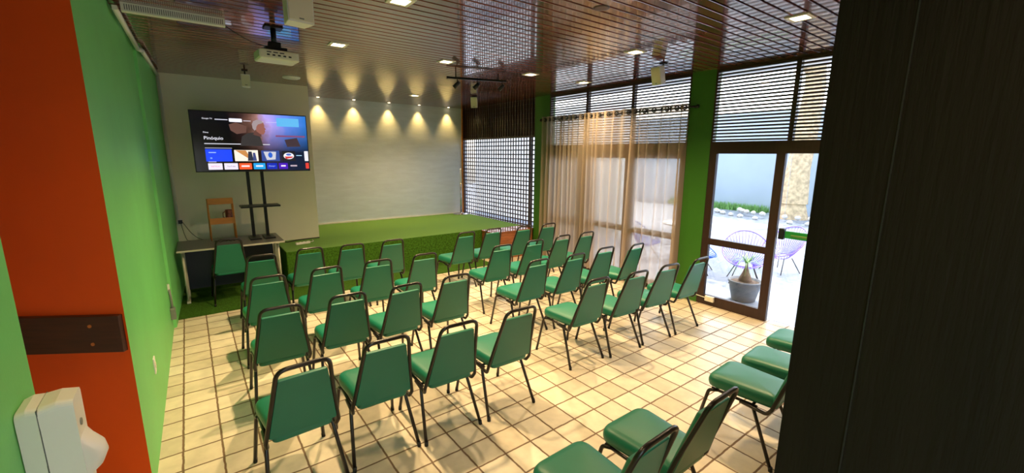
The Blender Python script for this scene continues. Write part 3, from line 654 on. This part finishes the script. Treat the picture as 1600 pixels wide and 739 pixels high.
# outlet box and switch on the left wall
ob = thing('outlet_box', 'grey surface socket box low on the green wall with a short conduit', 'outlet box', t3(-6.43, 16.4, 1.05))
bm = new(); box(bm, 0, .045, -.05, .05, -.06, .06, .004); obj('body', bm, M['grey_plastic'], ob)
bm = new(); tube(bm, [(.02, .01, .06), (.018, .05, .17), (.012, .06, .26)], .012, 8); obj('conduit', bm, M['grey_plastic'], ob)
bm = new(); box(bm, .0, .02, .05, .075, .24, .32, .004); obj('junction_piece', bm, M['white_plastic'], ob)
sw = thing('switch_plate', 'small white switch plate on the green wall', 'switch', t3(-6.555, 7.2, 2.15))
bm = new(); box(bm, 0, .009, -.036, .036, -.058, .058, .003); obj('plate', bm, M['white_plastic'], sw)
bm = new(); box(bm, .008, .013, -.012, .012, -.02, .02, .002); obj('rocker', bm, M['cream_plastic'], sw)
db = thing('socket_box', 'small white socket box on the bottom rail of the glass door', 'socket box', t3(20.1, 2.3, .45))
bm = new(); box(bm, -.035, 0, -.06, .06, -.035, .035, .005); obj('body', bm, M['white_plastic'], db)
bm = new(); box(bm, -.038, -.034, -.02, .02, -.02, .02, .001); obj('socket_face', bm, M['cream_plastic'], db)
bm = new(); cyl(bm, (-.01, .06, .0), (-.01, 1.0 * T, .01), .006, seg=8); obj('conduit', bm, M['white_plastic'], db)
# conduit along wall top and down the corner
bm = new()
pp = [t3(-6.33, 9.9, 13.88), t3(-6.22, 17.1, 13.88), t3(-6.08, 17.6, 13.88), t3(-5.83, 25.6, 13.88), t3(-5.83, 25.6, 4.7)]
for a, b2 in zip(pp, pp[1:]): tube(bm, [a, b2], .022, 4)
tag(obj('cable_trunking', bm, M['white_plastic']), 'white cable trunking along the top of the green wall', 'trunking')
dc = thing('slotted_duct', 'white slotted cable duct fixed across the ceiling boards', 'duct', t3(-6.18, 10.05, 14.1))
bm = new(); box(bm, 0, 2.95 * T, -.03, .03, -.06, 0); obj('channel', bm, M['white_plastic'], dc)
bm = new()
for k in range(46): box(bm, .02 + k * .0132, .025 + k * .0132, -.0315, -.029, -.05, -.012)
obj('slot_row', bm, M['seam'], dc)
bm = new(); A = Vector(t3(-3.35, 10.05, 13.95)); B = Vector(t3(-1.75, 10.05, 13.3)); tube(bm, [A + (B - A) * k / 14 + Vector((0, 0, -.03 * math.sin(PI * k / 14))) for k in range(15)], .004, 6)
tag(obj('projector_cable', bm, M['black']), 'black cable hanging from the duct to the projector', 'cable')

# ------------------------------------------------------------------ ceiling fixtures
def lamp(x, y, label, k=1):
    t = thing('ceiling_lamp', label, 'ceiling lamp', t3(x, y, H), group='square recessed ceiling lamps')
    s = .085
    bm = new()
    for a, b2, c, d_ in ((-s, s, -s, -s + .028), (-s, s, s - .028, s), (-s, -s + .028, -s + .028, s - .028), (s - .028, s, -s + .028, s - .028)): box(bm, a, b2, c, d_, -.008, .004)
    obj('frame', bm, M['white_plastic'], t)
    bm = new(); box(bm, -.058, .058, -.058, .058, -.003, .001); obj('diffuser', bm, M['lamp_glow'], t)
    ld = bpy.data.lights.new('lamp_light', 'SPOT'); ld.energy = LAMP_W * k; ld.color = WARM; ld.spot_size = math.radians(130); ld.spot_blend = .9; ld.shadow_soft_size = .045
    lo = bpy.data.objects.new('lamp_light', ld); COL.objects.link(lo); lo.parent = t; lo.location = (0, 0, -.02)
M['lamp_glow'] = emis('warm_lamp_glow', (1, .75, .42, 1), 12)
LAMPS = [(1.25, 11.3, 'square ceiling lamp above the aisle end of the wall-side block, by the projector'), (6.94, 11.4, 'square ceiling lamp above the aisle, in the row with the projector'),
         (12.9, 11.4, 'square ceiling lamp above the window-side block, near the track spotlights'), (17.66, 11.4, 'square ceiling lamp closest to the curtain'),
         (1.27, 4.0, 'square ceiling lamp cut by the top edge of the picture'), (13.1, 3.6, 'square ceiling lamp beside the speaker near the green door column'),
         (13.4, -3.4, 'square ceiling lamp in front of the open doorway transom'), (11.4, 25.3, 'small ceiling lamp above the middle of the stage')]
for x, y, l in LAMPS: lamp(x, y, l, {1.25: 1.5, 11.4: .8}.get(x, 1))
lamp(-3.2, -11.2, 'added unseen ceiling lamp in the entrance, brightening the near walls', .3)  # extra lamp out of view, added to light the near walls
lamp(-3.2, -1.5, 'added unseen ceiling lamp brightening the orange wall and the walls around it', .2)  # another added lamp, unseen, lifting the light on the near walls
def spot(i, x):
    t = thing('wall_spotlight', 'small round spotlight washing the stage wall, %s' % ['closest to the off-white wall section', 'second from the off-white wall section', 'the middle one of five', 'second from the lattice corner', 'closest to the lattice corner'][i], 'spotlight', t3(x, 31.78, H), group='small spotlights along the stage wall')
    bm = new(); lathe(bm, [(.026, -.006), (.04, -.006), (.042, 0), (.042, .004), (.026, .004)], 20); obj('ring', bm, M['white_plastic'], t)
    bm = new(); lathe(bm, [(.001, -.009), (.025, -.007), (.025, 0), (.001, 0)], 16); obj('bulb', bm, M['lamp_glow'], t)
    ld = bpy.data.lights.new('spot_light', 'SPOT'); ld.energy = SPOT_W; ld.color = (1, .64, .18); ld.spot_size = math.radians(72); ld.spot_blend = 1; ld.shadow_soft_size = .02
    lo = bpy.data.objects.new('spot_light', ld); COL.objects.link(lo); lo.parent = t; lo.location = (0, 0, -.015)
for i, x in enumerate((5.05, 8.2, 11.6, 14.8, 18.2)): spot(i, x)
bm = new(); lathe(bm, [(.05, -.02), (.11, -.016), (.12, 0), (.12, .004), (.05, .004)], 28); tag(obj('ceiling_disc', bm, M['white_plastic'], None, t3(1.24, 22.4, H)), 'unlit white round disc on the ceiling over the stage edge', 'disc')
bm = new(); lathe(bm, [(.045, -.004), (.06, -.004), (.062, 0), (.062, .003), (.045, .003)], 28); tag(obj('ceiling_ring', bm, M['dark_wood'], None, t3(6.99, .38, H)), 'round dark trim ring in the ceiling boards', 'ring')
# speakers
def speaker(loc, rz, tilt, w_, d_, h_, label, drop):
    t = thing('wall_speaker', label, 'speaker', t3(*loc), rz, group='white hanging speakers')
    bm = new(); bo = rtrap(w_ / 2, w_ / 2 * .78, -d_ / 2, d_ / 2, (.008, .008), 3)
    prism(bm, [(p.x, p.y) for p in bo], -h_ / 2, h_ / 2)
    bmesh.ops.bevel(bm, geom=bm.edges[:], offset=.003, segments=2, affect='EDGES')
    body = obj('cabinet', bm, M['white_plastic'], t, (0, 0, 0), (tilt, 0, 0))
    bm = new(); box(bm, -w_ / 2 + .008, w_ / 2 - .008, -d_ / 2 - .003, -d_ / 2, -h_ / 2 + .01, h_ / 2 - .01, .002); obj('grille', bm, M['cream_plastic'], body)
    bm = new(); box(bm, -.014, .014, -d_ / 2 - .0045, -d_ / 2 - .003, -h_ / 2 + .018, -h_ / 2 + .026); obj('badge', bm, M['grey_plastic'], body)
    bm = new(); zc = H * T - loc[2] * T
    cyl(bm, (0, d_ / 2 + .02, zc), (0, d_ / 2 + .02, 0), .009, seg=10); box(bm, -.035, .035, d_ / 2 - .01, d_ / 2 + .05, zc - .012, zc, .002); box(bm, -.01, .01, d_ / 2 * .7, d_ / 2 + .03, -.015, .015)
    obj('bracket', bm, M['black_metal'], t)
speaker((-1.9, 4.1, 13.38), math.radians(8), 0, .16, .13, .235, 'large white speaker cut by the top edge of the picture, beside the projector', 0)
speaker((-1.55, 21.1, 13.42), math.radians(-5), 0, .11, .1, .155, 'white speaker hanging over the television', 0)
speaker((15.5, 22.2, 13.55), math.radians(-45), math.radians(8), .12, .11, .19, 'white speaker hanging in front of the dark upper lattice', 0)
speaker((16.1, 4.3, 13.42), math.radians(-92), math.radians(14), .13, .11, .2, 'white speaker hanging before the slats near the door column', 0)
# projector
pj = thing('projector', 'white projector hanging from a black ceiling mount', 'projector', t3(-1.55, 10.1, 12.97), math.radians(4))
bm = new(); box(bm, -.155, .155, -.11, .12, -.04, .04, .014); obj('body', bm, M['cream_plastic'], pj)
bm = new(); box(bm, -.157, -.12, -.105, .11, -.03, .03, .005); obj('side_grille', bm, M['white_plastic'], pj)
bm = new()
for k in range(5): box(bm, -.1 + k * .042, -.078 + k * .042, -.112, -.109, -.012, .0)
for k in range(3): box(bm, -.1 + k * .05, -.065 + k * .05, -.112, -.109, .012, .02)
obj('port_row', bm, M['black'], pj)
bm = new(); cyl(bm, (-.08, .12, 0), (-.08, .15, 0), .032, seg=18); obj('lens', bm, M['black'], pj)
pm = thing('projector_mount', 'black ceiling mount pole holding the projector', 'mount', t3(-1.6, 10.1, H))
bm = new(); cyl(bm, (0, 0, 0), (0, 0, -.17), .022, seg=14); obj('pole', bm, M['black_metal'], pm)
bm = new(); box(bm, -.07, .07, -.07, .07, -.014, 0, .003); obj('ceiling_plate', bm, M['black_metal'], pm)
bm = new(); box(bm, -.08, .09, -.06, .06, -.198, -.17, .003); box(bm, -.05, .05, -.03, .03, -.17, -.12, .01); obj('bracket', bm, M['black_metal'], pm)
# track with three spot heads
A = Vector(t3(8.33, 13.9, 13.75)); B = Vector(t3(12.0, 12.75, 13.75)); u = (B - A).normalized()
tr = thing('track_light', 'black ceiling track with three small spot heads', 'track light', tuple(A), math.atan2(u.y, u.x)); Lt = (B - A).length
bm = new(); box(bm, 0, Lt, -.016, .016, -.014, .014, .003); obj('rail', bm, M['black_metal'], tr)
for xx in (.12, Lt - .12):
    bm = new(); cyl(bm, (xx, 0, .01), (xx, 0, .35 * T), .008, seg=8); obj('hanger', bm, M['black_metal'], tr)
for xx in (.14, Lt * .5, Lt - .06):
    bm = new(); cyl(bm, (xx, 0, -.012), (xx, 0, -.06), .007, seg=8); cyl(bm, (xx + .02, -.02, -.05), (xx - .035, .035, -.11), .022, .03, 14); obj('spot_head', bm, M['black_metal'], tr)

# ------------------------------------------------------------------ outdoors
bm = new(); tbox(bm, 20.55, 110, -70, 110, -1.0, -.12); tag(obj('ground', bm, M['concrete']), 'pale concrete patio outside', 'ground', kind='structure')
bm = new(); tbox(bm, 73.5, 75, -60, 50, -.2, 16.5); struct('wall_garden', bm, M['garden_wall'], 'tall grey-blue garden wall beyond the patio')
bm = new(); tbox(bm, 34, 74, 49, 50.5, -.2, 17); tbox(bm, 33, 34.3, 20, 50, -.2, 15); struct('wall_neighbour', bm, M['plain_white'], 'white neighbouring wall beyond the lattice')
bm = new(); tbox(bm, -60, 20.5, -90, -16.02, -1.0, -.05); tag(obj('path', bm, M['concrete']), 'pale paved path outside the added, unseen rear doorway', 'path', kind='structure')  # unseen paving laid for the added rear doorway
# grass strip at wall foot
bm = new(); rnd = random.Random(3)
for k in range(2600):
    x = (70.5 + 2.4 * rnd.random()) * T; y = (20.5 + 18 * rnd.random()) * T; h_ = .06 + .22 * rnd.random(); a = rnd.random() * 6.28; w_ = .02; l = .12 * rnd.random()
    p = [bm.verts.new((x - w_ * math.cos(a), y - w_ * math.sin(a), -.03)), bm.verts.new((x + w_ * math.cos(a), y + w_ * math.sin(a), -.03)), bm.verts.new((x + l * math.sin(a), y + l * math.cos(a), h_))]; bm.faces.new(p)
tag(obj('grass', bm, M['grass']), 'tufted grass strip along the foot of the garden wall', 'grass', kind='stuff')
# tree
tr = thing('tree', 'thick pale mottled tree trunk behind the stones outside', 'tree', t3(68, 15.5, -.12))
bm = new(); pts = [(0, 0, 0), (0, 0, .5), (.05, -.03, 1.6), (.15, -.1, 2.9), (.25, -.1, 4.2), (.3, 0, 5.2)]
rings = []; rad = [.46, .35, .31, .31, .28, .25]
P4 = fillet(pts, .3, 3); 
for i, p in enumerate(P4):
    s = p.z / 5.2 * 5; r_ = rad[min(int(s), 4)] + (rad[min(int(s) + 1, 5)] - rad[min(int(s), 4)]) * (s - int(s)); 
    if p.z < .5: r_ = .46 - .11 * p.z / .5
    rings.append([bm.verts.new((p.x + r_ * (1 + .08 * math.sin(3 * a + p.z)) * math.cos(a), p.y + r_ * (1 + .08 * math.sin(3 * a + p.z)) * math.sin(a), p.z)) for a in [2 * PI * k / 20 for k in range(20)]])
for Aa, Bb in zip(rings, rings[1:]):
    for k in range(20): f = bm.faces.new((Aa[k], Aa[(k + 1) % 20], Bb[(k + 1) % 20], Bb[k])); f.smooth = True
for br in (((.3, 0, 5), (1.6, 1.2, 6.6)), ((.3, 0, 5), (-1.8, -1.4, 6.4)), ((.25, 0, 4.6), (-2.6, 1.6, 6.2)), ((.3, 0, 5), (.8, -2.4, 6.8))): tube(bm, [br[0], ((br[0][0] + br[1][0]) / 2, (br[0][1] + br[1][1]) / 2, (br[0][2] + br[1][2]) / 2 + .3), br[1]], .17, 8, r1=.06)
obj('trunk', bm, M['bark'], tr)
bm = new(); rnd = random.Random(5)
cl = [(rnd.uniform(.8, 4), rnd.uniform(-4, 4), rnd.uniform(6.4, 8.5)) for _ in range(45)]
for c in cl:
    for _ in range(60):
        p = Vector(c) + Vector((rnd.gauss(0, .5), rnd.gauss(0, .5), rnd.gauss(0, .3))); n = Vector((rnd.uniform(-1, 1), rnd.uniform(-1, 1), rnd.uniform(-1, 1))).normalized(); q = n.orthogonal().normalized(); s = .17
        v = [bm.verts.new(p + q * s), bm.verts.new(p + n.cross(q) * s * .5), bm.verts.new(p - q * s), bm.verts.new(p - n.cross(q) * s * .5)]; bm.faces.new(v)
obj('crown', bm, M['leaf'], tr)
t2 = thing('tree', 'unseen leafy tree added behind the green column to dapple the patio', 'tree', t3(45, 18.4, -.12))  # shadow caster hidden by the column, added for dappled shade on the patio
bm = new(); tube(bm, [(0, 0, 0), (.03, 0, 2.5), (0, .05, 5.2)], .13, 12, r1=.1)
for a in range(5): tube(bm, [(0, .04, 4.6), (1.3 * math.cos(a * 1.26), 1.3 * math.sin(a * 1.26), 5.6), (2.6 * math.cos(a * 1.26), 2.6 * math.sin(a * 1.26), 6.3)], .07, 6, r1=.03)
obj('trunk', bm, M['bark'], t2)
bm = new(); rnd = random.Random(8)
for _ in range(56):
    a = rnd.random() * 6.283; R_ = 2.9 * math.sqrt(rnd.random()); c = Vector((R_ * math.cos(a), R_ * math.sin(a), rnd.uniform(5.6, 7.4)))
    for _ in range(55):
        p = c + Vector((rnd.gauss(0, .38), rnd.gauss(0, .38), rnd.gauss(0, .2))); n = Vector((rnd.uniform(-1, 1), rnd.uniform(-1, 1), rnd.uniform(-1, 1))).normalized(); q = n.orthogonal().normalized(); s = .14
        v = [bm.verts.new(p + q * s), bm.verts.new(p + n.cross(q) * s * .5), bm.verts.new(p - q * s), bm.verts.new(p - n.cross(q) * s * .5)]; bm.faces.new(v)
obj('crown', bm, M['leaf'], t2)
# stones round the trunk
rnd = random.Random(11)
def stone():
    bm = new(); bmesh.ops.create_icosphere(bm, subdivisions=2, radius=1)
    for v in bm.verts: v.co *= 1 + .16 * math.sin(v.co.x * 3.1 + 1) * math.cos(v.co.y * 4.3) + rnd.uniform(-.05, .05)
    return obj('stone', bm, M['rock'])
st0 = stone(); n = 0
for k in range(38):
    ring_ = k % 2; a = PI * .55 + PI * 1.2 * (k + .5 * rnd.random()) / 38; R_ = .95 + .42 * ring_
    o = st0 if n == 0 else st0.copy()
    if n: COL.objects.link(o)
    q = .078 + .018 * rnd.random(); o.scale = (q, q * 1.15, q * .8); o.rotation_euler = (0, 0, rnd.random() * 6)
    o.location = (68 * T + R_ * math.cos(a), 14.6 * T + R_ * 1.9 * math.sin(a), -.026 + q * .62 + (.1 if ring_ == 0 else 0))
    tag(o, 'one of the pale rounded stones heaped round the tree trunk', 'stone', 'pale stones around the tree'); n += 1
# potted plant
pt = thing('potted_plant', 'swollen-stemmed plant with thin leaves in a grey round pot', 'potted plant', t3(23.3, 1.75, -.12))
bm = new(); lathe(bm, [(.12, 0), (.15, .01), (.19, .18), (.2, .26), (.215, .265), (.215, .29), (.195, .29), (.185, .25), (.02, .25)], 30); obj('pot', bm, M['pot'], pt)
bm = new(); lathe(bm, [(.18, .245), (.183, .262), (.1, .275), (.01, .28)], 24); obj('soil', bm, M['soil'], pt)
bm = new(); lathe(bm, [(.07, .25), (.085, .28), (.075, .33), (.045, .4), (.022, .47), (.016, .52), (.01, .53)], 20); obj('stem', bm, M['stem'], pt)
bm = new(); rnd = random.Random(2)
for k in range(30):
    a = rnd.random() * 6.28; L_ = .22 + .25 * rnd.random(); up = .12 + .3 * rnd.random(); p0 = Vector((0, 0, .52)); d_ = Vector((math.cos(a), math.sin(a), 0)); sd_ = Vector((-d_.y, d_.x, 0)); prev = None
    for j in range(8):
        s = j / 7; c = p0 + d_ * L_ * s + Vector((0, 0, up * s * 1.6 - (up * 1.5 + .12) * s * s)); w_ = .006 * (1 - s) + .001
        cur = (bm.verts.new(c + sd_ * w_), bm.verts.new(c - sd_ * w_))
        if prev: bm.faces.new((prev[0], prev[1], cur[1], cur[0]))
        prev = cur
obj('leaves', bm, M['leaf_pale'], pt)
# cord lounge chairs (egg hoop with radiating cords)
def cord_chair(x, y, rz, m, label):
    t = thing('cord_chair', label, 'chair', t3(x, y, -.12), rz, group='round corded patio chairs'); t.scale = (.86, .86, .86)
    N_ = 40; rim = []; inner = []
    for k in range(N_):
        a = 2 * PI * k / N_; up = .5 - .5 * math.cos(a)        # a = pi -> back top
        rim.append(Vector((.40 * math.sin(a), -.36 * math.cos(a) + .02, .36 + .55 * up ** 1.3)))
        inner.append(Vector((.13 * math.sin(a), -.10 * math.cos(a) + .05, .27 + .08 * up)))
    bm = new(); tube(bm, rim, .011, 6, closed=True); tube(bm, inner, .009, 6, closed=True); obj('hoop', bm, m, t)
    bm = new()
    for k in range(N_):
        mid = (rim[k] + inner[k]) / 2 + Vector((0, .0, -.02)); tube(bm, [rim[k], mid, inner[k]], .006, 5)
    obj('cords', bm, m, t)
    for s in (-1, 1):
        for yy in (-1, 1):
            bm = new(); tube(bm, [(s * .26, yy * .25, 0), (s * .14, yy * .1 + .03, .3)], .009, 6); obj('leg', bm, M['black_metal'], t)
cord_chair(27.6, 3.75, math.radians(-60), M['purple_cord'], 'violet corded round patio chair behind the potted plant')
cord_chair(27.5, 7.4, math.radians(20), M['blue_cord'], 'blue corded round patio chair by the column, seen through the door')
cord_chair(33.0, 3.4, math.radians(-110), M['purple_cord'], 'violet corded patio chair just behind the green push bar')
cord_chair(28, 13, math.radians(70), M['blue_cord'], 'blue corded patio chair glimpsed through the curtain')
tb = thing('patio_table', 'small round patio table glimpsed through the curtain', 'table', t3(30, 10.3, -.12))
bm = new(); lathe(bm, [(.4, .7), (.41, .71), (.41, .725), (.4, .73)], 32); obj('table_top', bm, M['plain_white'], tb)
bm = new(); cyl(bm, (0, 0, 0), (0, 0, .7), .03, seg=12); lathe(bm, [(.22, 0), (.22, .015), (.03, .03)], 24); obj('pedestal', bm, M['black_metal'], tb)
